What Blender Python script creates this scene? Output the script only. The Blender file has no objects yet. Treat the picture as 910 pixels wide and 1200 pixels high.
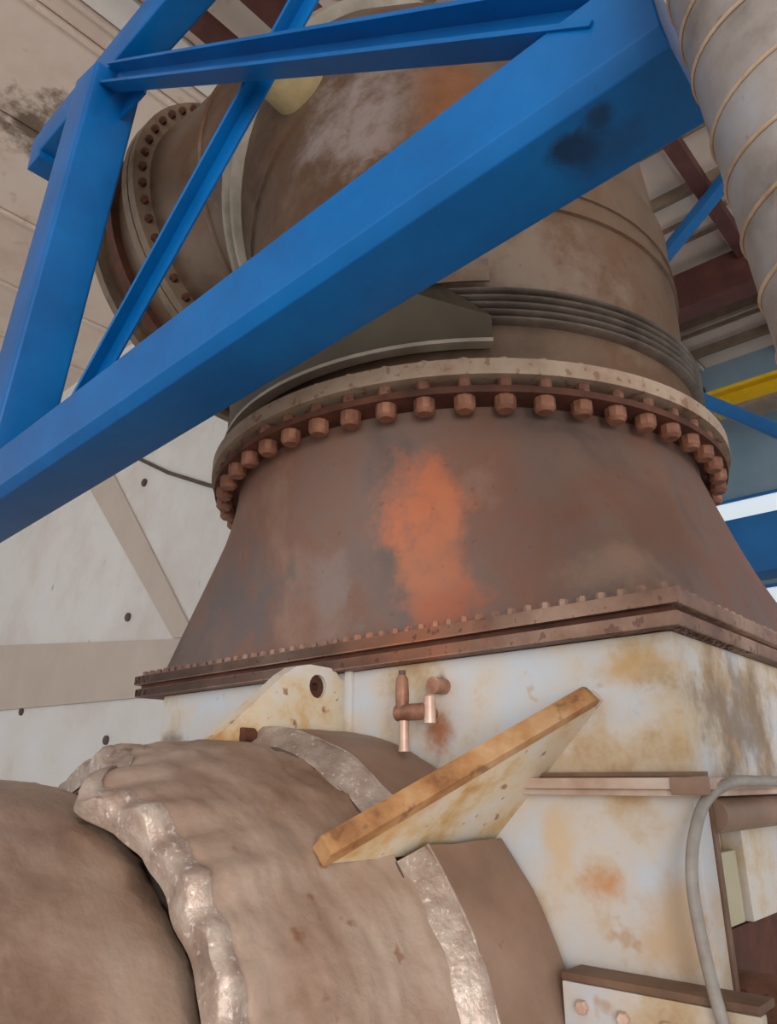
import bpy, bmesh, math, random
from mathutils import Vector, Matrix, noise, Euler
random.seed(7)
SC = bpy.context.scene
COL = SC.collection
R = math.radians

# ------------------------------------------------------------------ camera, world, lights
# The hall is squared to the axes: X along the blue frame, Y into the hall, Z up; eye height 1.6 m.
cam_d = bpy.data.cameras.new('camera')
cam = bpy.data.objects.new('camera', cam_d)
COL.objects.link(cam)
cam.location = (0, 0, 1.6)
cam.rotation_euler = (R(110), 0, R(42))
cam_d.sensor_fit = 'VERTICAL'
cam_d.sensor_height = 36.0
cam_d.lens = 36.0 * 867.0 / 1200.0
cam_d.clip_start = 0.02
SC.camera = cam

world = bpy.data.worlds.new('daylight')
SC.world = world
world.use_nodes = True
bg = world.node_tree.nodes['Background']
bg.inputs[0].default_value = (0.94, 0.97, 1.0, 1)
bg.inputs[1].default_value = 1.0

def area(name, loc, target, sx, sy, power, col):
    d = bpy.data.lights.new(name, 'AREA')
    d.shape = 'RECTANGLE'; d.size = sx; d.size_y = sy; d.energy = power; d.color = col
    o = bpy.data.objects.new(name, d); COL.objects.link(o)
    o.location = loc
    o.rotation_euler = (Vector(target) - Vector(loc)).to_track_quat('-Z', 'Y').to_euler()
    return o
# added area light, unseen, for daylight from behind and right of the camera
area('camera_side_fill', (5.5, -4.5, 1.95), (-1.5, 2.0, 2.0), 4.8, 3.7, 420, (1.0, 0.955, 0.91))
# added fill light, unseen, brightening the far right side of the hall
area('far_right_fill', (7.0, 7.5, 3.2), (-3.0, 6.0, 3.5), 4.0, 4.0, 90, (0.9, 0.95, 1.0))

SC.view_settings.view_transform = 'Standard'
SC.view_settings.look = 'None'
SC.view_settings.gamma = 1.0
SC.view_settings.use_curve_mapping = False
SC.view_settings.exposure = 0.22

# ------------------------------------------------------------------ materials
def lin(c):
    return tuple(((v / 255) / 12.92 if v <= 10 else (((v / 255) + 0.055) / 1.055) ** 2.4) for v in c) + (1,)

def mat(name, stops, scale=3.0, rough=0.6, metal=0.0, bump=0.15, bscale=40.0, patches=(), stretch=(1, 1, 1),
        rough2=None, speck=None, detail=6, bdist=0.004, spec=0.4):
    """stops: [(pos, srgb)] over a noise; patches: [(centre, radii, srgb, strength)] worn spots or painted light and shade, each with its own shape."""
    m = bpy.data.materials.new(name); m.use_nodes = True
    nt = m.node_tree; N = nt.nodes; L = nt.links
    b = N['Principled BSDF']
    b.inputs['Specular IOR Level'].default_value = spec
    geo = N.new('ShaderNodeNewGeometry')
    mp = N.new('ShaderNodeMapping'); mp.inputs['Scale'].default_value = stretch
    L.new(geo.outputs['Position'], mp.inputs['Vector'])
    nz = N.new('ShaderNodeTexNoise'); nz.inputs['Scale'].default_value = scale
    nz.inputs['Detail'].default_value = detail; nz.inputs['Roughness'].default_value = 0.62
    L.new(mp.outputs[0], nz.inputs['Vector'])
    rp = N.new('ShaderNodeValToRGB')
    L.new(nz.outputs['Fac'], rp.inputs[0])
    e = rp.color_ramp.elements
    while len(e) < len(stops): e.new(0.5)
    for k, (p, c) in enumerate(stops):
        e[k].position = p; e[k].color = lin(c)
    col = rp.outputs[0]
    def mix(fac, a, bcol):
        mx = N.new('ShaderNodeMix'); mx.data_type = 'RGBA'
        L.new(fac, mx.inputs[0]); L.new(a, mx.inputs[6])
        mx.inputs[7].default_value = lin(bcol)
        return mx.outputs[2]
    if patches:
        dn = N.new('ShaderNodeTexNoise'); dn.inputs['Scale'].default_value = 7.0; dn.inputs['Detail'].default_value = 9; dn.inputs['Roughness'].default_value = .68
        L.new(geo.outputs['Position'], dn.inputs['Vector'])
    for (c, r, pc, st) in patches:
        sub = N.new('ShaderNodeVectorMath'); sub.operation = 'SUBTRACT'
        L.new(geo.outputs['Position'], sub.inputs[0]); sub.inputs[1].default_value = c
        dv = N.new('ShaderNodeVectorMath'); dv.operation = 'DIVIDE'
        L.new(sub.outputs[0], dv.inputs[0]); dv.inputs[1].default_value = r if isinstance(r, tuple) else (r, r, r)
        ln = N.new('ShaderNodeVectorMath'); ln.operation = 'LENGTH'; L.new(dv.outputs[0], ln.inputs[0])
        ad = N.new('ShaderNodeMath'); ad.operation = 'MULTIPLY_ADD'
        L.new(dn.outputs['Fac'], ad.inputs[0]); ad.inputs[1].default_value = 2.6
        L.new(ln.outputs['Value'], ad.inputs[2])
        mr = N.new('ShaderNodeMapRange'); mr.interpolation_type = 'SMOOTHSTEP'
        mr.inputs['From Min'].default_value = 2.35; mr.inputs['From Max'].default_value = 1.45
        mr.inputs['To Min'].default_value = 0; mr.inputs['To Max'].default_value = st
        L.new(ad.outputs[0], mr.inputs['Value'])
        col = mix(mr.outputs[0], col, pc)
    if speck:
        sn = N.new('ShaderNodeTexNoise'); sn.inputs['Scale'].default_value = speck[1]; sn.inputs['Detail'].default_value = 3
        L.new(geo.outputs['Position'], sn.inputs['Vector'])
        mr = N.new('ShaderNodeMapRange')
        mr.inputs['From Min'].default_value = speck[2]; mr.inputs['From Max'].default_value = speck[2] + 0.06
        mr.inputs['To Max'].default_value = speck[3]
        L.new(sn.outputs['Fac'], mr.inputs['Value'])
        col = mix(mr.outputs[0], col, speck[0])
    L.new(col, b.inputs['Base Color'])
    b.inputs['Metallic'].default_value = metal
    if rough2 is None:
        b.inputs['Roughness'].default_value = rough
    else:
        mr = N.new('ShaderNodeMapRange'); L.new(nz.outputs['Fac'], mr.inputs['Value'])
        mr.inputs['From Min'].default_value = 0.3; mr.inputs['From Max'].default_value = 0.7
        mr.inputs['To Min'].default_value = rough; mr.inputs['To Max'].default_value = rough2
        L.new(mr.outputs[0], b.inputs['Roughness'])
    if bump:
        bn = N.new('ShaderNodeTexNoise'); bn.inputs['Scale'].default_value = bscale; bn.inputs['Detail'].default_value = 4
        L.new(geo.outputs['Position'], bn.inputs['Vector'])
        bp = N.new('ShaderNodeBump'); bp.inputs['Strength'].default_value = bump; bp.inputs['Distance'].default_value = bdist
        L.new(bn.outputs['Fac'], bp.inputs['Height']); L.new(bp.outputs[0], b.inputs['Normal'])
    return m

M = {}
M['blue'] = mat('blue_paint', [(.3, (0, 80, 140)), (.55, (0, 94, 160)), (.75, (0, 106, 172))], 2.2, .38, spec=.3, bump=.08, bscale=60,
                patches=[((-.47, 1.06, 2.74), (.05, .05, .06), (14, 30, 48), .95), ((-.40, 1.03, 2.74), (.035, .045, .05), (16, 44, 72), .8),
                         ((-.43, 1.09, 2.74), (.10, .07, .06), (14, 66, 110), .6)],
                speck=((40, 70, 100), 23, .70, .6))
M['blue_far'] = mat('blue_paint_far', [(.3, (20, 84, 140)), (.7, (28, 100, 160))], 2, .5)
M['duct'] = mat('weathered_steel_brown_sheen', [(.28, (90, 80, 76)), (.43, (120, 98, 88)), (.56, (128, 92, 76)), (.72, (150, 120, 104))], 2.0, .42, .25,
                patches=[((-1.30, 1.54, 2.36), (.19, .3, .19), (186, 108, 74), .95), ((-1.24, 1.54, 2.16), (.17, .3, .24), (182, 112, 80), .8),
                         ((-1.20, 1.54, 2.02), (.16, .2, .10), (160, 92, 66), .7),
                         ((-2.1, 1.7, 2.2), (.36, .4, .30), (98, 94, 94), .7), ((-.75, 1.9, 2.3), (.2, .5, .4), (122, 84, 68), .7), ((-1.62, 1.55, 2.12), (.12, .3, .2), (140, 128, 122), .6), ((-.75, 1.62, 2.08), (.16, .3, .1), (152, 126, 108), .6)],  # grey patch low in the middle is painted reflected light
                stretch=(1, 1, .7), rough2=.6, speck=((84, 62, 52), 30, .68, .3))
M['elbow'] = mat('bronze_grey_steel', [(.28, (78, 62, 50)), (.44, (110, 90, 74)), (.57, (104, 76, 55)), (.73, (134, 114, 98))], 1.6, .34, .35,
                 patches=[((-1.5, 1.6, 4.0), (.35, .4, .35), (160, 146, 140), .8), ((-1.2, 1.65, 3.9), (.2, .4, .5), (134, 84, 48), .8),  # pale grey patch is a painted highlight on the bend
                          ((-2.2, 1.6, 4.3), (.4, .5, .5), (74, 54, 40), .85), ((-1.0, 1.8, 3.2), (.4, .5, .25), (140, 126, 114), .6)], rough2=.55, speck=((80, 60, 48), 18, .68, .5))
M['flange_beige'] = mat('dusty_beige_steel', [(.3, (146, 124, 104)), (.5, (166, 146, 126)), (.7, (140, 112, 92))], 5, .6, .1,
                        speck=((120, 84, 60), 26, .6, .7))
M['flange_brown'] = mat('dusty_brown_steel', [(.3, (92, 76, 60)), (.5, (122, 104, 86)), (.7, (104, 84, 66))], 5, .6, .1)
M['rust'] = mat('red_brown_rust', [(.3, (86, 56, 45)), (.5, (118, 80, 64)), (.7, (142, 102, 82))], 7, .7, .1, bump=.35,
                speck=((78, 44, 32), 45, .58, .7))
M['rust_dark'] = mat('dark_rust', [(.3, (58, 34, 26)), (.6, (92, 54, 38)), (.8, (112, 70, 50))], 9, .75, .1, bump=.3)
M['bolt'] = mat('rusty_bolt', [(.3, (106, 68, 52)), (.5, (136, 92, 72)), (.7, (162, 116, 92))], 12, .5, .3, bump=.25)
M['base_flange'] = mat('rusty_base_flange', [(.3, (108, 80, 66)), (.48, (142, 110, 92)), (.62, (164, 134, 116)), (.78, (126, 106, 94))], 5, .6, .15, bump=.3,
                       patches=[((-1.25, 1.5, 1.95), (.3, .2, .14), (176, 112, 82), .85), ((-2.4, 1.5, 1.93), (.35, .2, .2), (104, 74, 60), .8)],
                       speck=((84, 54, 42), 40, .6, .6))
M['white'] = mat('stained_shaded_cream_paint', [(.28, (168, 130, 88)), (.40, (190, 168, 138)), (.50, (200, 191, 180)), (.66, (192, 197, 203))], 4.6, .55, bump=.12,
                 patches=[((-.80, 1.55, 1.40), (.07, .2, .05), (190, 128, 62), .8), ((-.66, 1.55, 1.33), (.10, .2, .11), (196, 158, 108), .7),
                          ((-.70, 1.55, 1.83), (.16, .2, .05), (190, 152, 96), .75), ((-.9, 1.55, 1.47), (.05, .2, .12), (206, 176, 132), .7),
                          ((-1.22, 1.5, 1.72), (.06, .2, .08), (156, 92, 48), .9), ((-1.21, 1.55, 1.84), (.025, .1, .05), (84, 50, 36), .9),
                          ((-.60, 1.55, 1.72), (.07, .4, .14), (198, 172, 128), .6), ((-.6, 1.9, 1.74), (.2, .36, .2), (118, 96, 74), .85),  # brown-grey patch also paints the less lit right face darker
                          ((-2.45, 1.55, 1.72), (.12, .3, .06), (110, 84, 68), .8)],
                 rough2=.4, speck=((176, 134, 88), 11, .66, .6))
M['gusset'] = mat('rust_stained_gusset', [(.32, (176, 126, 72)), (.42, (196, 164, 118)), (.52, (206, 190, 164)), (.70, (204, 202, 200))], 6, .55, bump=.15,
                  patches=[((-1.0, 1.1, 1.55), (.16, .2, .10), (196, 150, 92), .85)],
                  speck=((136, 84, 44), 26, .65, .8))
M['gusset_edge'] = mat('rust_orange_edge', [(.3, (118, 76, 46)), (.47, (164, 118, 74)), (.66, (186, 150, 112))], 8, .6, bump=.25, speck=((104, 66, 42), 22, .6, .6))
M['foil'] = mat('dusty_foil_cladding', [(.27, (126, 98, 80)), (.42, (158, 131, 113)), (.55, (170, 147, 130)), (.73, (184, 166, 150))], 3.0, .42, .3, bump=.45, bscale=22,
                rough2=.58, speck=((132, 90, 62), 17, .67, .7), bdist=.01)
M['foil_dark'] = mat('brown_foil_cladding', [(.3, (122, 96, 80)), (.5, (146, 118, 100)), (.7, (160, 134, 117))], 2.6, .42, .25, bump=.3, bscale=20,
                     rough2=.55, speck=((120, 84, 62), 30, .7, .5), bdist=.008)
M['foil_bright'] = mat('crumpled_bright_foil', [(.3, (136, 112, 98)), (.5, (164, 146, 133)), (.7, (184, 170, 158))], 14, .42, .3, bump=.5, bscale=38,
                       speck=((216, 206, 196), 95, .62, .6), bdist=.01)  # bright specks are painted glints of the crumpled foil
M['nozzle'] = mat('dull_yellow_paint', [(.3, (138, 116, 76)), (.55, (168, 148, 106)), (.75, (182, 164, 128))], 5, .55)
M['dark'] = mat('dark_pipe_steel', [(.3, (70, 58, 50)), (.7, (104, 90, 80))], 6, .7)  # plain dark steel for the pipe core and small dark fittings
M['grey_pipe'] = mat('galvanised_grey', [(.3, (120, 110, 104)), (.48, (152, 144, 138)), (.64, (160, 158, 160)), (.8, (140, 120, 102))], 6, .5, .3, bump=.2,
                     speck=((116, 92, 74), 20, .66, .6))
M['band'] = mat('tan_wire_band', [(.3, (158, 130, 104)), (.7, (206, 184, 160))], 12, .45, .3)
M['olive'] = mat('olive_grey_sheet', [(.3, (66, 58, 44)), (.6, (80, 71, 54)), (.8, (90, 78, 62))], 3, .55, .1)
M['seam'] = mat('pale_weld_rib', [(.3, (140, 130, 116)), (.7, (176, 166, 152))], 6, .5, .2)
M['bellows'] = mat('dull_bellows_steel', [(.3, (86, 76, 68)), (.6, (124, 112, 102)), (.8, (150, 138, 126))], 6, .38, .5)
M['hose'] = mat('grey_rubber_hose', [(.3, (128, 120, 112)), (.7, (164, 158, 150))], 12, .5)
M['valve'] = mat('brown_brass_valve', [(.3, (128, 84, 66)), (.6, (172, 128, 104)), (.8, (206, 176, 156))], 18, .5, .3)
M['valve_light'] = mat('light_brass', [(.3, (190, 152, 132)), (.7, (222, 196, 180))], 18, .45, .3)
M['yellow'] = mat('yellow_crane_paint', [(.3, (186, 146, 14)), (.6, (206, 166, 20)), (.8, (190, 140, 24))], 3, .5)
M['maroon'] = mat('maroon_primer_steel', [(.3, (66, 34, 30)), (.6, (84, 46, 40)), (.8, (98, 58, 48))], 4, .6)
M['purlin'] = mat('brown_purlin', [(.3, (104, 88, 74)), (.7, (132, 112, 94))], 4, .6)
M['roof'] = mat('beige_roof_sheet', [(.3, (198, 176, 162)), (.5, (212, 194, 180)), (.7, (214, 202, 188))], .9, .55, bump=.1,
                patches=[((-5.98, 1.72, 7.3), (.5, .45, .5), (104, 84, 68), .95), ((-5.55, 1.85, 7.3), (.25, .3, .5), (126, 104, 84), .9)],
                speck=((180, 150, 136), 5, .66, .4))
M['roof_pale'] = mat('pale_roof_light_sheet', [(.3, (222, 216, 208)), (.7, (236, 232, 226))], 2, .5)
M['wall'] = mat('whitewashed_wall', [(.3, (210, 203, 196)), (.5, (224, 221, 218)), (.7, (228, 228, 229))], .8, .7, bump=.2,
                speck=((150, 140, 132), 4, .72, .5))
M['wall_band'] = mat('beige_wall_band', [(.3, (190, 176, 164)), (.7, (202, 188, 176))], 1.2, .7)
M['wall_far'] = mat('pale_blue_wall', [(.3, (104, 128, 144)), (.7, (128, 148, 160))], .8, .7)
M['floor'] = mat('grey_concrete_floor', [(.3, (200, 194, 188)), (.5, (214, 209, 203)), (.7, (222, 218, 213))], 1.5, .55, bump=.2)
M['ledge'] = mat('dusty_pink_brown_paint', [(.3, (160, 130, 110)), (.55, (190, 166, 150)), (.75, (200, 186, 174))], 6, .55)
M['brown_panel'] = mat('brown_edge_strip', [(.3, (98, 72, 56)), (.7, (132, 104, 82))], 7, .6)
M['green_panel'] = mat('greenish_cream_panel', [(.3, (168, 160, 132)), (.6, (188, 178, 150)), (.8, (176, 150, 112))], 5, .6)
gl = bpy.data.materials.new('bright_window_glass'); gl.use_nodes = True
gb = gl.node_tree.nodes['Principled BSDF']
gb.inputs['Base Color'].default_value = (.8, .9, 1, 1)
gb.inputs['Emission Color'].default_value = (.86, .95, 1, 1); gb.inputs['Emission Strength'].default_value = .3
M['glass'] = gl

# ------------------------------------------------------------------ mesh helpers (world coordinates in, object-local out)
class MB:
    def __init__(self): self.v = []; self.f = []
    def add(self, V, F):
        o = len(self.v); self.v += [tuple(p) for p in V]; self.f += [tuple(i + o for i in f) for f in F]
        return self
    def box(self, x0, x1, y0, y1, z0, z1):
        V = [(x, y, z) for x in (x0, x1) for y in (y0, y1) for z in (z0, z1)]
        return self.add(V, [(0, 1, 3, 2), (4, 6, 7, 5), (0, 4, 5, 1), (2, 3, 7, 6), (0, 2, 6, 4), (1, 5, 7, 3)])
    def hexa(self, P):      # eight points: four of one face, four of the other
        return self.add(P, [(0, 3, 2, 1), (4, 5, 6, 7), (0, 1, 5, 4), (1, 2, 6, 5), (2, 3, 7, 6), (3, 0, 4, 7)])
    def rings(self, Rg, closed=True, cap0=True, cap1=True):
        n = len(Rg[0]); V = [p for r in Rg for p in r]; F = []
        for k in range(len(Rg) - 1):
            for i in range(n if closed else n - 1):
                j = (i + 1) % n
                F.append((k * n + i, k * n + j, (k + 1) * n + j, (k + 1) * n + i))
        if cap0: F.append(tuple(range(n - 1, -1, -1)))
        if cap1: F.append(tuple((len(Rg) - 1) * n + i for i in range(n)))
        return self.add(V, F)
    def bar(self, A, B, prof, up=(0, 0, 1)):    # extrude a closed (side, up) outline from A to B
        A = Vector(A); B = Vector(B); d = (B - A).normalized()
        s = d.cross(Vector(up)).normalized(); u = s.cross(d).normalized()
        return self.rings([[A + s * a + u * b for a, b in prof], [B + s * a + u * b for a, b in prof]])
    def tube(self, P, r, n=12, caps=True):
        P = [Vector(p) for p in P]; Rg = []; ref = None
        for k, p in enumerate(P):
            d = (P[min(k + 1, len(P) - 1)] - P[max(k - 1, 0)]).normalized()
            if ref is None: ref = d.orthogonal().normalized()
            ref = (ref - d * ref.dot(d)).normalized(); b = d.cross(ref)
            rr = r[k] if isinstance(r, (list, tuple)) else r
            Rg.append([p + (ref * math.cos(2 * math.pi * i / n) + b * math.sin(2 * math.pi * i / n)) * rr for i in range(n)])
        return self.rings(Rg, True, caps, caps)
    def revolve(self, prof, c, n=72, a0=0, a1=360, axis='z', closed_prof=True):
        """prof: (radius, height) outline turned about the vertical (axis z) or about Y (axis y) through c"""
        full = abs(a1 - a0) >= 360; m = n if full else n + 1; Rg = []
        for i in range(m):
            a = R(a0 + (a1 - a0) * i / n)
            if axis == 'z': Rg.append([(c[0] + r * math.cos(a), c[1] + r * math.sin(a), c[2] + h) for r, h in prof])
            else: Rg.append([(c[0] + r * math.cos(a), c[1] + h, c[2] + r * math.sin(a)) for r, h in prof])
        k = len(prof); V = [p for r in Rg for p in r]; F = []
        for i in range(m if full else m - 1):
            i2 = (i + 1) % m
            for j in range(k if closed_prof else k - 1):
                j2 = (j + 1) % k
                F.append((i * k + j, i2 * k + j, i2 * k + j2, i * k + j2))
        if not full and closed_prof:
            F.append(tuple(range(k))); F.append(tuple((m - 1) * k + j for j in reversed(range(k))))
        return self.add(V, F)
    def plate(self, outer, holes, to3, t0, t1):    # flat plate with round holes, outline in 2D, to3(a, b, t) -> point
        bm = bmesh.new(); loops = []
        for lp in [outer] + holes:
            vs = [bm.verts.new((a, b, 0)) for a, b in lp]
            loops.append(vs)
            for i in range(len(vs)): bm.edges.new((vs[i], vs[(i + 1) % len(vs)]))
        bmesh.ops.triangle_fill(bm, use_beauty=True, use_dissolve=False, edges=bm.edges[:])
        bm.verts.index_update()
        base = [(v.co.x, v.co.y) for v in bm.verts]; tri = [[v.index for v in f.verts] for f in bm.faces]
        idx = [[v.index for v in l] for l in loops]; bm.free()
        n = len(base)
        V = [to3(a, b, t0) for a, b in base] + [to3(a, b, t1) for a, b in base]
        F = [tuple(reversed(t)) for t in tri] + [tuple(i + n for i in t) for t in tri]
        for l in idx:
            for i in range(len(l)):
                a, b = l[i], l[(i + 1) % len(l)]; F.append((a, b, b + n, a + n))
        return self.add(V, F)

ROOT = {}
def empty(name, loc, label, cat, group=None):
    o = bpy.data.objects.new(name, None); COL.objects.link(o); o.location = loc
    o.empty_display_size = .1
    o['label'] = label; o['category'] = cat
    if group: o['group'] = group
    ROOT[o] = Vector(loc)
    return o

def make(name, mb, m, parent=None, smooth=None, bevel=0, kind=None, label=None, cat=None, origin=None, recalc=True):
    org = ROOT[parent] if parent is not None else (Vector(origin) if origin else Vector((0, 0, 0)))
    me = bpy.data.meshes.new(name)
    me.from_pydata([tuple(Vector(p) - org) for p in mb.v], [], mb.f)
    bm = bmesh.new(); bm.from_mesh(me)
    bmesh.ops.remove_doubles(bm, verts=bm.verts[:], dist=1e-6)
    if recalc: bmesh.ops.recalc_face_normals(bm, faces=bm.faces[:])
    if bevel:
        es = [e for e in bm.edges if len(e.link_faces) == 2 and e.calc_face_angle(0) > .6]
        bmesh.ops.bevel(bm, geom=es, offset=bevel, segments=2, profile=.6, affect='EDGES', clamp_overlap=True)
        smooth = smooth or 50
    bm.to_mesh(me); bm.free()
    if smooth:
        for p in me.polygons: p.use_smooth = True
        me.set_sharp_from_angle(angle=R(smooth))
    me.materials.append(m)
    o = bpy.data.objects.new(name, me); COL.objects.link(o)
    if parent is not None:
        o.parent = parent; ROOT[o] = ROOT[parent]
    else:
        o.location = org; ROOT[o] = org
    if kind: o['kind'] = kind
    if label: o['label'] = label
    if cat: o['category'] = cat
    return o

def scatter(name, mb, m, parent, mats, smooth=40, first_label=None):
    """one small piece repeated as separate objects that share their mesh; mats: world matrices"""
    me = bpy.data.meshes.new(name); me.from_pydata([tuple(p) for p in mb.v], [], mb.f)
    bm = bmesh.new(); bm.from_mesh(me); bmesh.ops.recalc_face_normals(bm, faces=bm.faces[:]); bm.to_mesh(me); bm.free()
    for p in me.polygons: p.use_smooth = True
    me.set_sharp_from_angle(angle=R(smooth)); me.materials.append(m)
    inv = Matrix.Translation(-ROOT[parent])
    out = []
    for X in mats:
        o = bpy.data.objects.new(name, me); COL.objects.link(o); o.parent = parent
        o.matrix_local = inv @ X; out.append(o); ROOT[o] = ROOT[parent]
    return out

def hexhead(r, h, n=6, tip=.8):
    mb = MB()
    c = lambda rr, z: [(rr * math.cos(2 * math.pi * i / n), rr * math.sin(2 * math.pi * i / n), z) for i in range(n)]
    mb.rings([c(r, 0), c(r, h * .75), c(r * tip, h)])
    return mb

def rect(w, h): return [(-w / 2, -h / 2), (w / 2, -h / 2), (w / 2, h / 2), (-w / 2, h / 2)]
def rrect(w, h, r, n=4):
    P = []
    for cx, cy, a in ((w / 2 - r, h / 2 - r, 0), (-w / 2 + r, h / 2 - r, 90), (-w / 2 + r, -h / 2 + r, 180), (w / 2 - r, -h / 2 + r, 270)):
        for k in range(n + 1):
            t = R(a + 90 * k / n); P.append((cx + r * math.cos(t), cy + r * math.sin(t)))
    return P

# ------------------------------------------------------------------ the hall
ZR = 7.3
make('floor', MB().box(-16, 9, -7, 11, -.15, 0), M['floor'], kind='structure')
ceil = make('ceiling', MB().box(-16, 9, -7, 11, ZR + .06, ZR + .14), M['roof'], kind='structure')
# roof sheets, one by one, with a standing rib on their edge
u = -16.0; k = 0
while u < 8.9:
    pale = abs(u + 4.5) < .05
    w = .34 if pale else 1.25
    if u < -4.5 < u + w - 1e-6 and not pale: w = -4.5 - u
    mb = MB().box(u + .012, u + w - .012, -7, 11, ZR + .02, ZR + .06)
    mb.box(u + w - .05, u + w - .012, -7, 11, ZR - .012, ZR + .02)
    make('roof_sheet', mb, M['roof_pale' if pale else 'roof'], ceil)
    u += w
for y in (3.1, 5.1, 6.36, 8.75, 9.5):
    make('purlin', MB().box(-3.3, 9, y, y + .06, ZR - .16, ZR - .035), M['purlin'], ceil)
for y in (5.75, 6.9, 7.2, 8.2, 9.1):
    make('purlin', MB().box(-3.3, 9, y, y + .03, ZR - .06, ZR - .012), M['purlin'], ceil)
make('roof_beam', MB().box(-3.3, -2.95, -7, 11, ZR - .42, ZR - .31), M['maroon'], ceil)  # added strip; its dark colour stands for shade in the gap above the duct
for x in (-3.85, -1.62):
    make('roof_beam', MB().box(x, x + .14, -7, 11, ZR - .3, ZR - .16), M['maroon'], ceil)
make('roof_beam', MB().box(-3.3, 9, 7.55, 7.85, ZR - .62, ZR - .16), M['maroon'], ceil)
wb = make('wall_back', MB().box(-16, -3.4, 4.2, 4.4, 0, ZR + .06), M['wall'], kind='structure')
make('wall_return', MB().box(-3.6, -3.4, 4.4, 10.2, 0, ZR + .06), M['wall'], kind='structure')
make('wall_left', MB().box(-16.2, -16, -7, 4.4, 0, ZR + .06), M['wall'], kind='structure')
wf = make('wall_far', MB().box(-3.6, 9, 10.2, 10.4, 0, ZR + .06), M['wall_far'], kind='structure')
# beige raised bands on the white wall
def wallpoly(P, y0, y1):
    return MB().rings([[(a, y0, b) for a, b in P], [(a, y1, b) for a, b in P]])
make('raised_band_1', wallpoly([(-15.9, 2.62), (-6.2, 2.40), (-6.2, 2.92), (-15.9, 3.9)], 4.16, 4.2), M['wall_band'], kind='structure')
make('raised_band_2', wallpoly([(-9.2, 5.34), (-6.75, 2.99), (-6.35, 2.95), (-8.55, 5.34)], 4.17, 4.2), M['wall_band'], kind='structure')
mb = hexhead(.05, .03, 10)
scatter('wall_anchor', mb, M['dark'], wb, [Matrix.Translation((x, 4.2, z)) @ Euler((R(90), 0, 0)).to_matrix().to_4x4()
        for x, z in ((-7.75, 5.0), (-10.2, 2.45), (-7.75, 3.35), (-7.9, 2.02))])

# high windows in the far wall
for i, (z0, z1) in enumerate(((4.80, 5.22), (3.30, 3.98))):
    w = empty('window_%d' % (i + 1), (3, 10.2, z0), '', '')
    del w['label']; del w['category']; w['kind'] = 'structure'
    for j in range(6):
        x0 = -3.3 + j * 2.0
        make('pane', MB().box(x0, x0 + 1.9, 10.17, 10.19, z0 + .04, z1 - .04), M['glass'], w)
        f = MB()
        f.box(x0 - .05, x0 + 1.95, 10.14, 10.2, z0, z0 + .04); f.box(x0 - .05, x0 + 1.95, 10.14, 10.2, z1 - .04, z1); f.box(x0 - .05, x0, 10.14, 10.2, z0, z1)
        make('frame', f, M['blue_far'], w)

# ------------------------------------------------------------------ machine housing (cream box under the duct)
HU0, HU1, HN0, HN1 = -2.53, -.595, 1.55, 3.25
hs = empty('machine_housing', (-1.6, 2.4, 0), 'rust-stained cream steel housing box below the brown tapered duct', 'machine')
make('upper_casing', MB().box(HU0, HU1, HN0, HN1, 1.6, 1.9), M['white'], hs, bevel=.008)
lc = MB().rings([[(HU0, HN0, z), (HU1, HN0, z), (HU1, 1.628, z), (-.70, 1.628, z), (-.70, HN1, z), (HU0, HN1, z)] for z in (0, 1.6)])
make('lower_casing', lc, M['white'], hs, bevel=.006)
make('edge_strip', MB().box(-.70, HU1 + .004, 1.629, 1.65, 0, 1.585), M['brown_panel'], hs, bevel=.003)
make('side_panel', MB().box(-.70, -.665, 1.66, 1.95, 1.30, 1.45), M['green_panel'], hs, bevel=.005)
make('dark_shade_panel', MB().box(-.70, -.68, 1.66, 2.5, .2, 1.29), M['rust_dark'], hs)  # thin dark panel, its colour standing in for the shade of a recess
make('side_panel', MB().box(-.70, -.65, 1.96, 2.5, 1.30, 1.56), M['white'], hs, bevel=.005)
lg = MB().box(-1.0, -.545, 1.50, 1.55, 1.585, 1.607); lg.box(-1.0, -.56, 1.515, 1.55, 1.572, 1.585)
make('ledge', lg, M['ledge'], hs, bevel=.003)
lg = MB().box(HU1, -.545, 1.55, 3.2, 1.585, 1.607); lg.box(HU1, -.56, 1.55, 3.2, 1.572, 1.585)
make('ledge', lg, M['ledge'], hs, bevel=.003)
make('ledge_shim', MB().box(-.93, -.56, 1.53, 1.55, 1.609, 1.618), M['brown_panel'], hs)
make('side_pipe', MB().tube([(-.60, 1.64, 1.535), (-.60, 2.6, 1.535)], .035, 20), M['foil_dark'], hs, smooth=40)
make('clamp_block', MB().box(-.615, -.54, 1.492, 1.50, 1.575, 1.608), M['foil_dark'], hs, bevel=.003)
make('backing_bar', MB().box(-1.555, -1.53, 1.535, 1.55, 1.70, 1.90), M['white'], hs, bevel=.004)
make('weld_neck', MB().revolve([(.64, 1.26), (.70, 1.26), (.70, 1.55), (.64, 1.55)], (-1.6, 0, .98), 64, axis='y'), M['dark'], hs, smooth=30)
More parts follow.
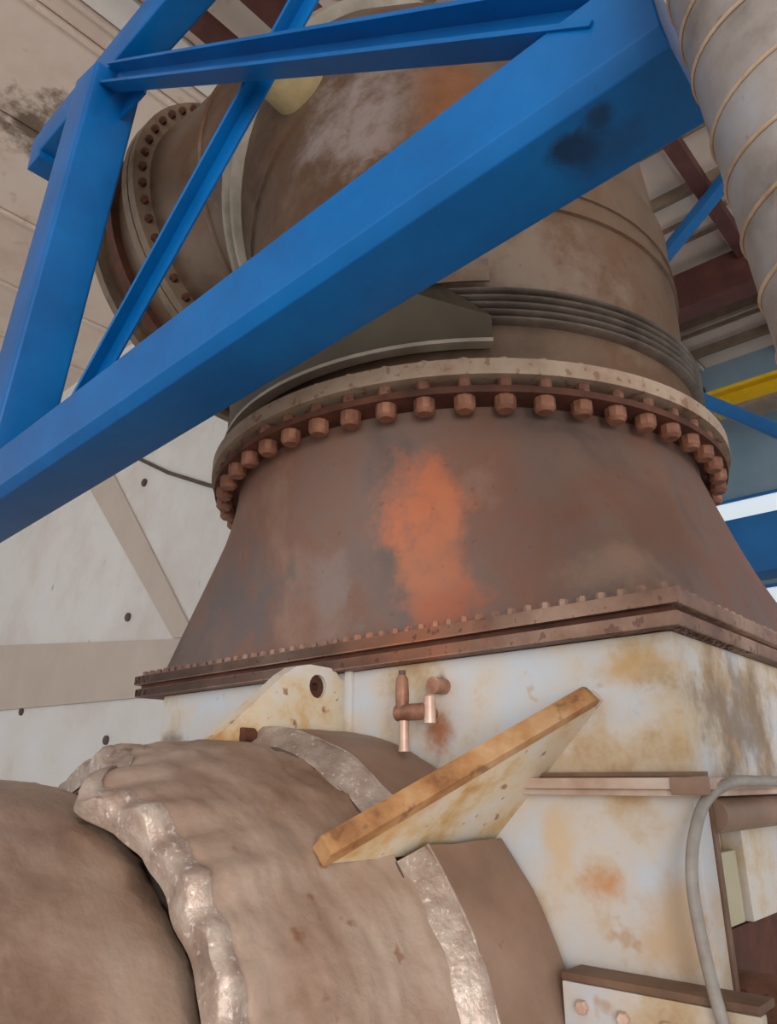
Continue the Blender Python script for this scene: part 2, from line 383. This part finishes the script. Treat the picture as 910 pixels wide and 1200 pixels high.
# lifting lug, standing on the crown of the pipe stub, with an eye
hole = [(1.452 + .033 * math.cos(a), 1.852 + .033 * math.sin(a)) for a in [2 * math.pi * i / 16 for i in range(16)]]
lug = [(1.08, 1.665), (1.55, 1.665), (1.55, 1.875), (1.52, 1.90), (1.50, 1.908), (1.42, 1.91), (1.37, 1.90), (1.33, 1.875)]
make('lifting_lug', MB().plate(lug, [hole], lambda a, b, t: (-1.6 + t, a, b), -.025, .025), M['gusset'], hs)
make('eye_shade_ring', MB().plate([(1.452 + .034 * math.cos(a), 1.852 + .034 * math.sin(a)) for a in [2 * math.pi * i / 16 for i in range(16)]], [[(1.452 + .012 * math.cos(a), 1.852 + .012 * math.sin(a)) for a in [2 * math.pi * i / 12 for i in range(12)]]], lambda a, b, t: (-1.6 + t, a, b), -.02, .012), M['rust_dark'], hs, smooth=30)  # added ring, coloured dark to imitate shade inside the eye
# radial gusset at 44 degrees round the pipe stub
ga = R(44); er = Vector((math.cos(ga), 0, math.sin(ga))); et = Vector((-math.sin(ga), 0, math.cos(ga)))
PC = Vector((-1.6, 0, .98))
g3 = lambda a, b, t: tuple(PC + er * b + Vector((0, a, 0)) + et * t)
gus = [(1.03, .705), (1.55, .70), (1.55, 1.15), (1.515, 1.145), (1.03, .735)]
make('gusset', MB().plate(gus, [], g3, -.016, .016), M['gusset'], hs)
make('gusset_flange', MB().plate([(1.02, .705), (1.03, .705), (1.525, 1.135), (1.525, 1.15), (1.505, 1.15), (1.02, .735)], [], g3, -.021, .021), M['gusset_edge'], hs, label='rust-orange sloping edge strip')
# bolted bracket plate, bottom right
bp = make('bracket_plate', MB().box(-.868, -.5, 1.47, 1.50, .9, 1.235), M['white'], hs, bevel=.004)
make('bracket_top', MB().box(-.868, -.5, 1.47, 1.55, 1.236, 1.25), M['brown_panel'], hs, bevel=.003)
scatter('bolt', hexhead(.013, .014), M['valve_light'], hs, [Matrix.Translation((x, 1.47, z)) @ Euler((R(90), 0, R(k * 17))).to_matrix().to_4x4()
        for k, (x, z) in enumerate(((-.825, 1.197), (-.745, 1.192), (-.665, 1.19), (-.825, 1.05), (-.745, 1.05)))], 30)
make('round_boss', MB().tube([(-.62, 1.72, 1.16), (-.50, 1.72, 1.16)], [.09, .085], 24), M['rust'], hs, smooth=40)

# ------------------------------------------------------------------ tapered transition duct
AX = (-1.733, 2.40)
td = empty('transition_duct', (AX[0], AX[1], 1.9), 'rusty brown tapered round-to-square duct with orange patch on cream housing', 'duct')
BU0, BU1, BN0, BN1 = -2.60, -.62, 1.56, 3.24
def base_pt(a):
    c, s = math.cos(a), math.sin(a)
    cx, cy = AX
    t = 1e9
    if c > 1e-9: t = min(t, (BU1 - cx) / c)
    if c < -1e-9: t = min(t, (BU0 - cx) / c)
    if s > 1e-9: t = min(t, (BN1 - cy) / s)
    if s < -1e-9: t = min(t, (BN0 - cy) / s)
    return cx + t * c, cy + t * s
NA = 120; Rg = []
for k in range(15):
    f = k / 14
    ring = []
    for i in range(NA):
        a = 2 * math.pi * i / NA
        bx, by = base_pt(a); tx, ty = AX[0] + .935 * math.cos(a), AX[1] + .935 * math.sin(a)
        ring.append((bx + (tx - bx) * f, by + (ty - by) * f, 1.97 + (2.64 - 1.97) * f))
    Rg.append(ring)
Rg.append([(AX[0] + .935 * math.cos(2 * math.pi * i / NA), AX[1] + .935 * math.sin(2 * math.pi * i / NA), 2.69) for i in range(NA)])
make('duct_shell', MB().rings(Rg, True, False, False), M['duct'], td, smooth=60)
def frame(u0, u1, n0, n1, wv, z0, z1):
    mb = MB()
    o = [(u0, n0), (u1, n0), (u1, n1), (u0, n1)]; i_ = [(u0 + wv, n0 + wv), (u1 - wv, n0 + wv), (u1 - wv, n1 - wv), (u0 + wv, n1 - wv)]
    for k in range(4):
        j = (k + 1) % 4
        mb.hexa([(*o[k], z0), (*o[j], z0), (*i_[j], z0), (*i_[k], z0), (*o[k], z1), (*o[j], z1), (*i_[j], z1), (*i_[k], z1)])
    return mb
make('base_flange', frame(-2.665, -.555, 1.50, 3.30, .12, 1.945, 1.98), M['base_flange'], td, bevel=.005)
make('gasket', frame(-2.645, -.575, 1.52, 3.28, .10, 1.932, 1.945), M['rust_dark'], td)
make('counter_flange', frame(-2.66, -.56, 1.505, 3.295, .12, 1.90, 1.932), M['base_flange'], hs, bevel=.005)
bm_ = [Matrix.Translation((-2.63 + i * (2.04 / 43), 1.525, 1.98)) @ Euler((0, 0, random.random())).to_matrix().to_4x4() for i in range(44)]
bm_ += [Matrix.Translation((-.585, 1.575 + i * .05, 1.98)) for i in range(26)]
scatter('base_bolt', hexhead(.012, .017), M['base_flange'], td, bm_, 30)
NB = 52
make('bolt_flange', MB().revolve([(.93, 2.672), (1.03, 2.672), (1.03, 2.694), (.93, 2.694)], (*AX, 0), 120), M['rust_dark'], td, smooth=30)
scatter('flange_bolt', hexhead(.033, .044, 10, .72), M['bolt'], td,
        [Matrix.Translation((AX[0] + .99 * math.cos(a), AX[1] + .99 * math.sin(a), 2.672)) @ Euler((R(180), 0, a)).to_matrix().to_4x4()
         for a in [2 * math.pi * (i + .3) / NB for i in range(NB)]], 30)

# ------------------------------------------------------------------ elbow duct above it
ed = empty('elbow_duct', (AX[0], AX[1], 2.695), 'huge bronze-grey steel elbow duct rising above the ring of rusty bolts', 'duct')
c0 = (*AX, 0)
make('flange_core', MB().revolve([(.90, 2.696), (.985, 2.696), (.985, 2.728), (.90, 2.728)], c0, 96), M['rust_dark'], ed, smooth=30)
scatter('stud', MB().rings([[(.022 * math.cos(2 * math.pi * i / 8), .022 * math.sin(2 * math.pi * i / 8), z) for i in range(8)] for z in (0, .032)]),
        M['rust'], ed, [Matrix.Translation((AX[0] + 1.005 * math.cos(a), AX[1] + 1.005 * math.sin(a), 2.696)) for a in [2 * math.pi * (i + .3) / NB for i in range(NB)]])
make('lower_flange', MB().revolve([(.92, 2.724), (1.045, 2.724), (1.045, 2.776), (.92, 2.776)], c0, 120), M['flange_beige'], ed, smooth=30)
scatter('nut', hexhead(.02, .024), M['flange_beige'], ed,
        [Matrix.Translation((AX[0] + 1.0 * math.cos(a), AX[1] + 1.0 * math.sin(a), 2.776)) @ Euler((0, 0, a)).to_matrix().to_4x4() for a in [2 * math.pi * (i + .3) / NB for i in range(NB)]], 30)
make('neck', MB().revolve([(.955, 2.772), (.955, 2.955), (.93, 2.955), (.93, 2.772)], c0, 96), M['elbow'], ed, smooth=30)
pf = [(.93, 2.945)]
for k in range(5):
    z = 2.95 + k * .027
    pf += [(.958, z), (.985, z + .004), (.990, z + .0095), (.985, z + .015), (.958, z + .019)]
pf += [(.93, 3.09)]
make('bellows', MB().revolve(pf, c0, 120), M['bellows'], ed, smooth=70)
# vertical shell, then a four-piece mitred bend towards -X, then the branch
RS = .925; RB = .95; Z0 = 3.72
NS = 72
def bend(th, r=RS, off=0):
    t = R(th); cx = AX[0] - RB * (1 - math.cos(t)) - off * math.sin(t); cz = Z0 + RB * math.sin(t) + off * math.cos(t)
    return [(cx + r * math.cos(2 * math.pi * i / NS) * math.cos(t), AX[1] + r * math.sin(2 * math.pi * i / NS), cz + r * math.cos(2 * math.pi * i / NS) * math.sin(t)) for i in range(NS)]
make('shell', MB().revolve([(.94, 3.07), (.94, Z0), (.92, Z0), (.92, 3.07)], c0, 96), M['elbow'], ed, smooth=30)
steps = [0, 28, 56, 84]
for a, b in zip(steps, steps[1:]):
    make('elbow_segment', MB().rings([bend(a), bend((a + b) / 2, RS * 1.012), bend(b)], True, False, False), M['elbow'], ed, smooth=50)
for th in (0, 28, 84):
    make('weld_seam', MB().rings([bend(th, RS, -.012), bend(th, RS + .014, -.006), bend(th, RS + .014, .006), bend(th, RS, .012)], True, False, False), M['elbow'], ed, smooth=30)
for o_ in (-.05, .03):
    make('rib', MB().rings([bend(56, RS - .01, o_ - .03), bend(56, RS + .05, o_ - .018), bend(56, RS + .05, o_ + .012), bend(56, RS - .01, o_ + .026)], True, False, False), M['seam'], ed, smooth=50, label='pale double stiffening rib round the bend')
make('seam_band', MB().revolve([(.935, 3.44), (.952, 3.445), (.952, 3.462), (.935, 3.467)], c0, 96), M['elbow'], ed, smooth=30)
make('seam_band', MB().revolve([(.935, 3.53), (.948, 3.533), (.948, 3.545), (.935, 3.55)], c0, 96), M['elbow'], ed, smooth=30)
# cover sheet over the left half of the bellows, with a cut corner
def arc_sheet(rows, r0, r1):
    """rows: (z, start angle, end angle)"""
    mb = MB(); n = 40
    o = [[(AX[0] + r1 * math.cos(R(a0 + (a1 - a0) * i / n)), AX[1] + r1 * math.sin(R(a0 + (a1 - a0) * i / n)), z) for i in range(n + 1)] for z, a0, a1 in rows]
    q = [[(AX[0] + r0 * math.cos(R(a0 + (a1 - a0) * i / n)), AX[1] + r0 * math.sin(R(a0 + (a1 - a0) * i / n)), z) for i in range(n + 1)] for z, a0, a1 in rows]
    loop = [o[k] for k in range(len(o))] + [q[k] for k in reversed(range(len(q)))]
    loop.append(loop[0])
    mb.rings(loop, False, False, False)
    for e in (0, n):
        mb.add([l[e] for l in loop[:-1]], [tuple(range(len(loop) - 1))])
    return mb
make('bellows_cover', arc_sheet([(2.865, -48, -190), (2.955, -48, -190), (3.06, -62, -190), (3.16, -62, -190)], .992, 1.0), M['olive'], ed, smooth=30, label='olive-grey cover sheet over half of the bellows')
make('cover_lip', arc_sheet([(2.855, -48, -190), (2.868, -48, -190)], .97, 1.012), M['seam'], ed, smooth=30)
make('upper_cover', arc_sheet([(3.085, -48, -64), (3.17, -48, -64)], .992, 1.0), M['elbow'], ed, smooth=30)
# branch: neck, bolted flange pair, reducer, end ring
def vring(u, r, tilt=0, z=4.66, n=NS):
    t = R(tilt)
    return [(u - r * math.cos(2 * math.pi * i / n) * math.sin(t), AX[1] + r * math.sin(2 * math.pi * i / n), z + r * math.cos(2 * math.pi * i / n) * math.cos(t)) for i in range(n)]
uE = AX[0] - RB
make('branch_shell', MB().rings([bend(84), vring(uE - .12, .93, 4), vring(uE - .34, .95, 6)], True, False, False), M['elbow'], ed, smooth=50)
def disc(u0, u1, r0, r1, tilt=6):
    return MB().rings([vring(u0, r0, tilt), vring(u0, r1, tilt), vring(u1, r1, tilt), vring(u1, r0, tilt), vring(u0, r0, tilt)], True, False, False)
make('branch_flange', disc(uE - .34, uE - .39, .9, 1.05), M['flange_brown'], ed, smooth=30)
make('branch_flange', disc(uE - .40, uE - .45, .9, 1.05), M['flange_brown'], ed, smooth=30)
rot = Matrix.Rotation(R(-6), 4, 'Y')
mm = []
for i in range(56):
    a = 2 * math.pi * i / 56
    p = Vector((uE - .34, AX[1] + 1.0 * math.sin(a), 4.66)) + Vector((-math.sin(R(6)) * math.cos(a), 0, math.cos(R(6)) * math.cos(a)))
    mm.append(Matrix.Translation(p) @ rot @ Euler((0, R(90), 0)).to_matrix().to_4x4())
scatter('branch_bolt', hexhead(.022, .03), M['rust_dark'], ed, mm, 30)
make('branch_shell', MB().rings([vring(uE - .45, .95, 6), vring(uE - .66, .95, 7)], True, False, False), M['elbow'], ed, smooth=50)
make('end_ring', disc(uE - .66, uE - .72, .8, 1.0, 7), M['rust_dark'], ed, smooth=30)
make('end_shell', MB().rings([vring(uE - .72, .93, 7), vring(uE - .88, .92, 8)], True, False, False), M['elbow'], ed, smooth=50)
make('end_ring', disc(uE - .88, uE - .93, .5, .99, 8), M['flange_brown'], ed, smooth=30)
make('end_cap', MB().rings([vring(uE - .93, .9, 8), vring(uE - 1.05, .8, 8), vring(uE - 1.13, .5, 8)], True, False, True), M['rust'], ed, smooth=60)
tp = Vector((-1.84, 1.52, 4.27))
make('nozzle', MB().tube([tp + Vector((0, .25, .04)), tp + Vector((0, .1, .07)), tp + Vector((.0, -.16, .11)), tp + Vector((0, -.17, .112))], [.13, .13, .13, .12], 40), M['nozzle'], ed, smooth=40, label='short yellowish nozzle stub')

# ------------------------------------------------------------------ insulated pipe, foreground
ip = empty('insulated_pipe', (-1.6, .5, .3), 'fat pipe in crumpled pinkish-brown foil insulation at lower left', 'pipe')
def jacket(n0, n1, rad, a0, a1, wr=.006, na=160, nn=48, seed=0, thick=.04, pleat=0, fs=1):
    """wrinkled blanket round the pipe; rad(f) gives the radius along it"""
    full = abs(a1 - a0) >= 360
    rows = []
    for k in range(nn + 1):
        f = k / nn; row = []
        for i in range(na if full else na + 1):
            a = R(a0 + (a1 - a0) * i / na)
            y0, y1 = (q(math.degrees(a)) if callable(q) else q for q in (n0, n1))
            y = y0 + (y1 - y0) * f
            p = Vector((math.cos(a) * 3, y * 5 + seed, math.sin(a) * 3))
            d = noise.fractal(p * 1.2, 1.0, 2.0, 4) * wr * 1.6 + noise.ridged_multi_fractal(p * 2.3, 1.0, 2.2, 3, 1.0, 2.0) * wr * .45
            if pleat: d += pleat * math.exp(-f * fs / .22) * noise.noise(Vector((a * 14, seed + 3, f * fs * .7)))
            yy = y + (noise.noise(Vector((a * 6, seed, 1.7 * (k > nn / 2)))) * .012 if k in (0, nn) else 0)
            r = rad(f) + d
            row.append((-1.6 + r * math.cos(a), yy, .98 + r * math.sin(a)))
        rows.append(row)
    inner = lambda row, r_: [(-1.6 + r_ * (p[0] + 1.6) / math.hypot(p[0] + 1.6, p[2] - .98), p[1], .98 + r_ * (p[2] - .98) / math.hypot(p[0] + 1.6, p[2] - .98)) for p in row]
    rows = [inner(rows[0], rad(0) - thick)] + rows + [inner(rows[-1], rad(1) - thick)]
    mb = MB().rings(rows, full, False, False)
    return mb
def pillow(base, bulge, edge=.12):
    def f_(f):
        e = min(f, 1 - f)
        return base + bulge * (1 - math.exp(-e / edge))
    return f_
make('pipe_core', MB().revolve([(.50, -.8), (.585, -.8), (.585, 1.25), (.50, 1.25)], (-1.6, 0, .98), 64, axis='y'), M['dark'], ip, smooth=30)
def draped(keys):
    def f_(a):
        a = (a + 120) % 360 - 120
        for (p, v), (q, w) in zip(keys, keys[1:]):
            if p <= a <= q:
                t = (a - p) / (q - p); t = t * t * (3 - 2 * t)
                return v + (w - v) * t + .006 * noise.noise(Vector((a * .16, v, 3)))
        return keys[-1][1]
    return f_
end_near = draped([(-120, .78), (10, .785), (36, .784), (44, .774), (51, .762), (60, .756), (79, .752), (90, .752), (130, .76), (240, .78)])
end_far = draped([(-120, .755), (10, .755), (30, .752), (43, .746), (51, .734), (57, .706), (64, .668), (76, .79), (90, .90), (130, .91), (240, .755)])
make('insulation_jacket', jacket(-.75, end_near, pillow(.592, .033, .03), 0, 360, .006, 180, 90, 3), M['foil'], ip, smooth=60)
mid_rad = lambda f: .668 + .037 * (1 - math.exp(-f / .10))
make('insulation_jacket', jacket(end_far, 1.215, mid_rad, 0, 360, .009, 280, 80, 11, .035, .034), M['foil'], ip, smooth=60)
hem = lambda d: (lambda a: end_far(a) + d + (.007 * noise.noise(Vector((a * .2, 8, 1.2))) if d > .01 else 0))
make('crumpled_hem', jacket(hem(-.006), hem(.03), lambda f: mid_rad(f * .07) + .005 + .003 * math.sin(f * 3.1), -120, 240, .010, 300, 10, 11, .035, .034, .07), M['foil_bright'], ip, smooth=60, label='bright crumpled foil hem')
def lip(n0, r0, seed, tr=.016, a0=-80, a1=190, rn=120):
    P = []; rad = []
    for i in range(rn + 1):
        a = R(a0 + (a1 - a0) * i / rn)
        j = noise.noise(Vector((a * 7, seed, 0))); j2 = noise.noise(Vector((a * 13, seed, 5)))
        r = r0 + j * .005
        P.append((-1.6 + r * math.cos(a), n0 + j2 * .005, .98 + r * math.sin(a))); rad.append(tr * (1 + .4 * noise.noise(Vector((a * 17, seed, 9)))))
    return MB().tube(P, rad, 8)
for (a0, a1, na) in ((-120, 41.5, 120), (46.5, 88, 40), (92, 238, 90)):
    mb = jacket(1.265, 1.535, lambda f: .752, a0, a1, .003, na, 16, a0, .06)
    make('insulation_collar', mb, M['foil_dark'], ip, smooth=60)
    mb = jacket(1.205, 1.27, lambda f: .705 + .048 * min(1, f * 1.15), a0, a1, .005, na, 10, a0 + 5, .04)
    make('collar_rim', mb, M['foil_bright'], ip, smooth=60)
    make('collar_bead', lip(1.268, .753, a0, .004, a0, a1, na), M['foil_bright'], ip, smooth=60)
    make('collar_bead', lip(1.207, .706, a0 + 40, .005, a0, a1, na), M['dark'], ip, smooth=60)
make('collar_pin', MB().tube([(-1.6 + .725 * math.cos(R(87.4)), 1.19, .98 + .728), (-1.6 + .725 * math.cos(R(87.4)), 1.225, .98 + .728)], .02, 12), M['rust_dark'], ip, smooth=40)
make('pipe_saddle', MB().box(-1.9, -1.3, .1, .5, 0, .44), M['dark'], ip)

# ------------------------------------------------------------------ small fittings
dv = empty('drain_valve', (-1.3, 1.5, 1.7), 'small brown drain valve with two stems on the cream housing', 'valve')
Y = 1.48
make('stem', MB().tube([(-1.285, Y, 1.86), (-1.285, Y, 1.85), (-1.285, Y, 1.81), (-1.285, Y, 1.765)], [.010, .016, .018, .016], 14), M['valve'], dv, smooth=40)
make('stem_cap', MB().tube([(-1.285, Y, 1.86), (-1.285, Y, 1.872)], .009, 10), M['dark'], dv, smooth=40)
make('valve_body', MB().tube([(-1.30, Y, 1.765), (-1.20, Y, 1.765)], .021, 14), M['valve'], dv, smooth=40)
make('side_stem', MB().tube([(-1.195, Y, 1.735), (-1.195, Y, 1.80), (-1.195, Y, 1.805)], [.015, .015, .010], 14), M['valve_light'], dv, smooth=40)
make('spout', MB().tube([(-1.28, Y, 1.745), (-1.28, Y, 1.69), (-1.28, Y, 1.67)], [.013, .013, .015], 14), M['valve_light'], dv, smooth=40)
make('mounting_pipe', MB().tube([(-1.24, Y, 1.765), (-1.24, 1.55, 1.765)], .017, 14), M['valve'], dv, smooth=40)
make('stain_stub', MB().tube([(-1.20, Y + .02, 1.83), (-1.20, 1.55, 1.83)], [.022, .02], 16), M['valve'], dv, smooth=40)  # added brown stub where there is only a brown stain

P = [Vector(p) for p in ((-.50, 1.85, 1.598), (-.515, 1.72, 1.60), (-.535, 1.60, 1.598), (-.56, 1.52, 1.565), (-.575, 1.475, 1.50), (-.58, 1.455, 1.43), (-.575, 1.45, 1.35), (-.565, 1.45, 1.27), (-.55, 1.452, 1.18), (-.54, 1.455, 1.05), (-.53, 1.46, .8), (-.5, 1.46, .45), (-.48, 1.45, .1), (-.46, 1.44, .012))]
def spline(P, n=8):
    out = []
    for i in range(len(P) - 1):
        p0 = P[max(i - 1, 0)]; p1 = P[i]; p2 = P[i + 1]; p3 = P[min(i + 2, len(P) - 1)]
        for k in range(n):
            t = k / n
            out.append(.5 * ((2 * p1) + (p2 - p0) * t + (2 * p0 - 5 * p1 + 4 * p2 - p3) * t * t + (3 * p1 - p0 - 3 * p2 + p3) * t ** 3))
    return out + [P[-1]]
make('hose', MB().tube(spline(P), .011, 12), M['hose'], None, smooth=60, label='grey hose looping over the ledge and down the housing corner', cat='hose', origin=(-.46, 1.44, 0))

mb = MB().tube([(-7.9, 4.17, 5.35), (-7.2, 4.17, 4.97), (-6.35, 4.17, 4.58), (-5.6, 4.17, 4.3)], .022, 8)
make('wall_cable', mb, M['dark'], None, smooth=60, label='thin dark cable sloping down the white wall behind the duct', cat='cable', origin=(-7, 4.18, 4.9))

# ------------------------------------------------------------------ blue steel frame
bf = empty('steel_frame', (-1.6, 1.03, 2.6), 'bright blue steel frame of beams and braces crossing in front of the duct', 'frame')
def tubebar(A, B, w, h, r=.018, up=(0, 0, 1)): return MB().bar(A, B, rrect(w, h, r), up)
A = Vector((-.262, 1.085, 2.874)); B = Vector((-2.68, 1.025, 2.687)); dd = (B - A) / (B - A).length
make('main_beam', MB().bar(A, B + dd * 1.6, rrect(.25, .225, .03, 1)), M['blue'], bf, bevel=.004)
make('column', tubebar((-3.06, 1.03, 2.78), (-2.675, 1.03, 4.63), .22, .22, .016, (0, 1, 0)), M['blue'], bf, smooth=40)
make('top_beam', tubebar((-3.30, 1.05, 4.72), (1.2, 1.05, 4.72), .15, .17, .012), M['blue'], bf, smooth=40)
make('end_bracket', MB().box(-3.42, -3.28, .98, 1.12, 4.60, 4.80), M['blue'], bf, bevel=.005)
def angle_prof(l, t): return [(0, 0), (l, 0), (l, t), (t, t), (t, l), (0, l)]
make('angle_brace', MB().bar((-2.76, 1.10, 2.84), (-.66, 1.10, 4.66), [(0, 0), (.042, .046), (.035, .053), (0, .016), (-.035, .053), (-.042, .046)], (.75, -.45, -.75)), M['blue'], bf)
def chan(w, h, t): return [(-w, -h / 2), (0, -h / 2), (0, h / 2), (-w, h / 2), (-w, h / 2 - t), (-t, h / 2 - t), (-t, -h / 2 + t), (-w, -h / 2 + t)]
make('channel_brace', MB().bar((-2.56, 1.02, 4.56), (-.34, 1.02, 2.92), [(-a, b) for a, b in chan(.07, .10, .012)], (0, 0, 1)), M['blue'], bf)
make('gusset_plate', MB().box(-2.62, -2.40, 1.075, 1.085, 4.42, 4.70), M['blue'], bf)
for x, n_, z in ((-4.0, 1.0, 2.5), (1.1, 1.05, 4.64)):
    make('leg', tubebar((x, n_, 0), (x, n_, z), .16, .16, .012, (0, 1, 0)), M['blue'], bf, smooth=40)

# ------------------------------------------------------------------ banded grey pipe, top right
gp = empty('banded_pipe', (.2, .9, 0), 'grey weathered pipe wrapped in tan wire bands, upper right beside the blue beam', 'pipe')
G0 = Vector((-.0673, .9470, 2.4666)); G1 = Vector((-.0515, .9847, 2.1849))
gd = (G0 - G1).normalized(); GR = .1385
lo = G1 - gd * (G1.z / gd.z); hi = G0 + gd * 1.6
make('pipe_shell', MB().tube([lo + (hi - lo) * (k / 20) for k in range(21)], GR, 48), M['grey_pipe'], gp, smooth=40)
sd = gd.orthogonal().normalized(); sb = gd.cross(sd)
for k in range(-20, 14):
    c = G1 - gd * .22 + gd * (.085 * k + .008 * random.uniform(-1, 1))
    tl = .012 * random.uniform(-1, 1)
    mb = MB(); Pn = []
    for i in range(49):
        a = 2 * math.pi * i / 48
        Pn.append(c + (sd * math.cos(a) + sb * math.sin(a)) * (GR + .001) + gd * tl * math.cos(a + 1))
    make('wire_band', mb.tube(Pn, .0032, 6), M['band'], gp, smooth=60)

# ------------------------------------------------------------------ far right background
cg = empty('crane_girder', (2, 9.0, 6.2), 'yellow overhead crane girder under the roof at far right', 'crane')
make('girder_web', MB().box(-2.55, 8, 9.0, 9.25, 5.98, 6.20), M['yellow'], cg, bevel=.01)
make('girder_flange', MB().box(-2.75, 8, 8.9, 9.35, 6.20, 6.25), M['yellow'], cg)
make('girder_flange', MB().box(-2.45, 8, 8.92, 9.33, 5.93, 5.98), M['purlin'], cg)
o = make('roof_brace', tubebar((-3.4, 7.145, 6.25), (-.7, 6.0, 7.2), .12, .12, .01), M['blue_far'], None, smooth=40, label='thin blue diagonal brace under the roof right of the tall duct', cat='brace', origin=(-1.5, 6.3, 6.9))
o = make('far_brace', tubebar((-3.34, 5.5, 5.975), (3.17, 5.5, .08), .09, .10, .01), M['blue_far'], None, smooth=40, label='blue brace sloping down to the right under the yellow girder', cat='brace', origin=(0, 5.5, 3))
o = make('far_beam', tubebar((-3.4, 6.0, 3.3), (9, 6.0, 3.3), .3, .45, .01), M['blue_far'], None, smooth=40, label='thick level blue beam right of the tapered duct', cat='beam', origin=(1, 6, 3.3))
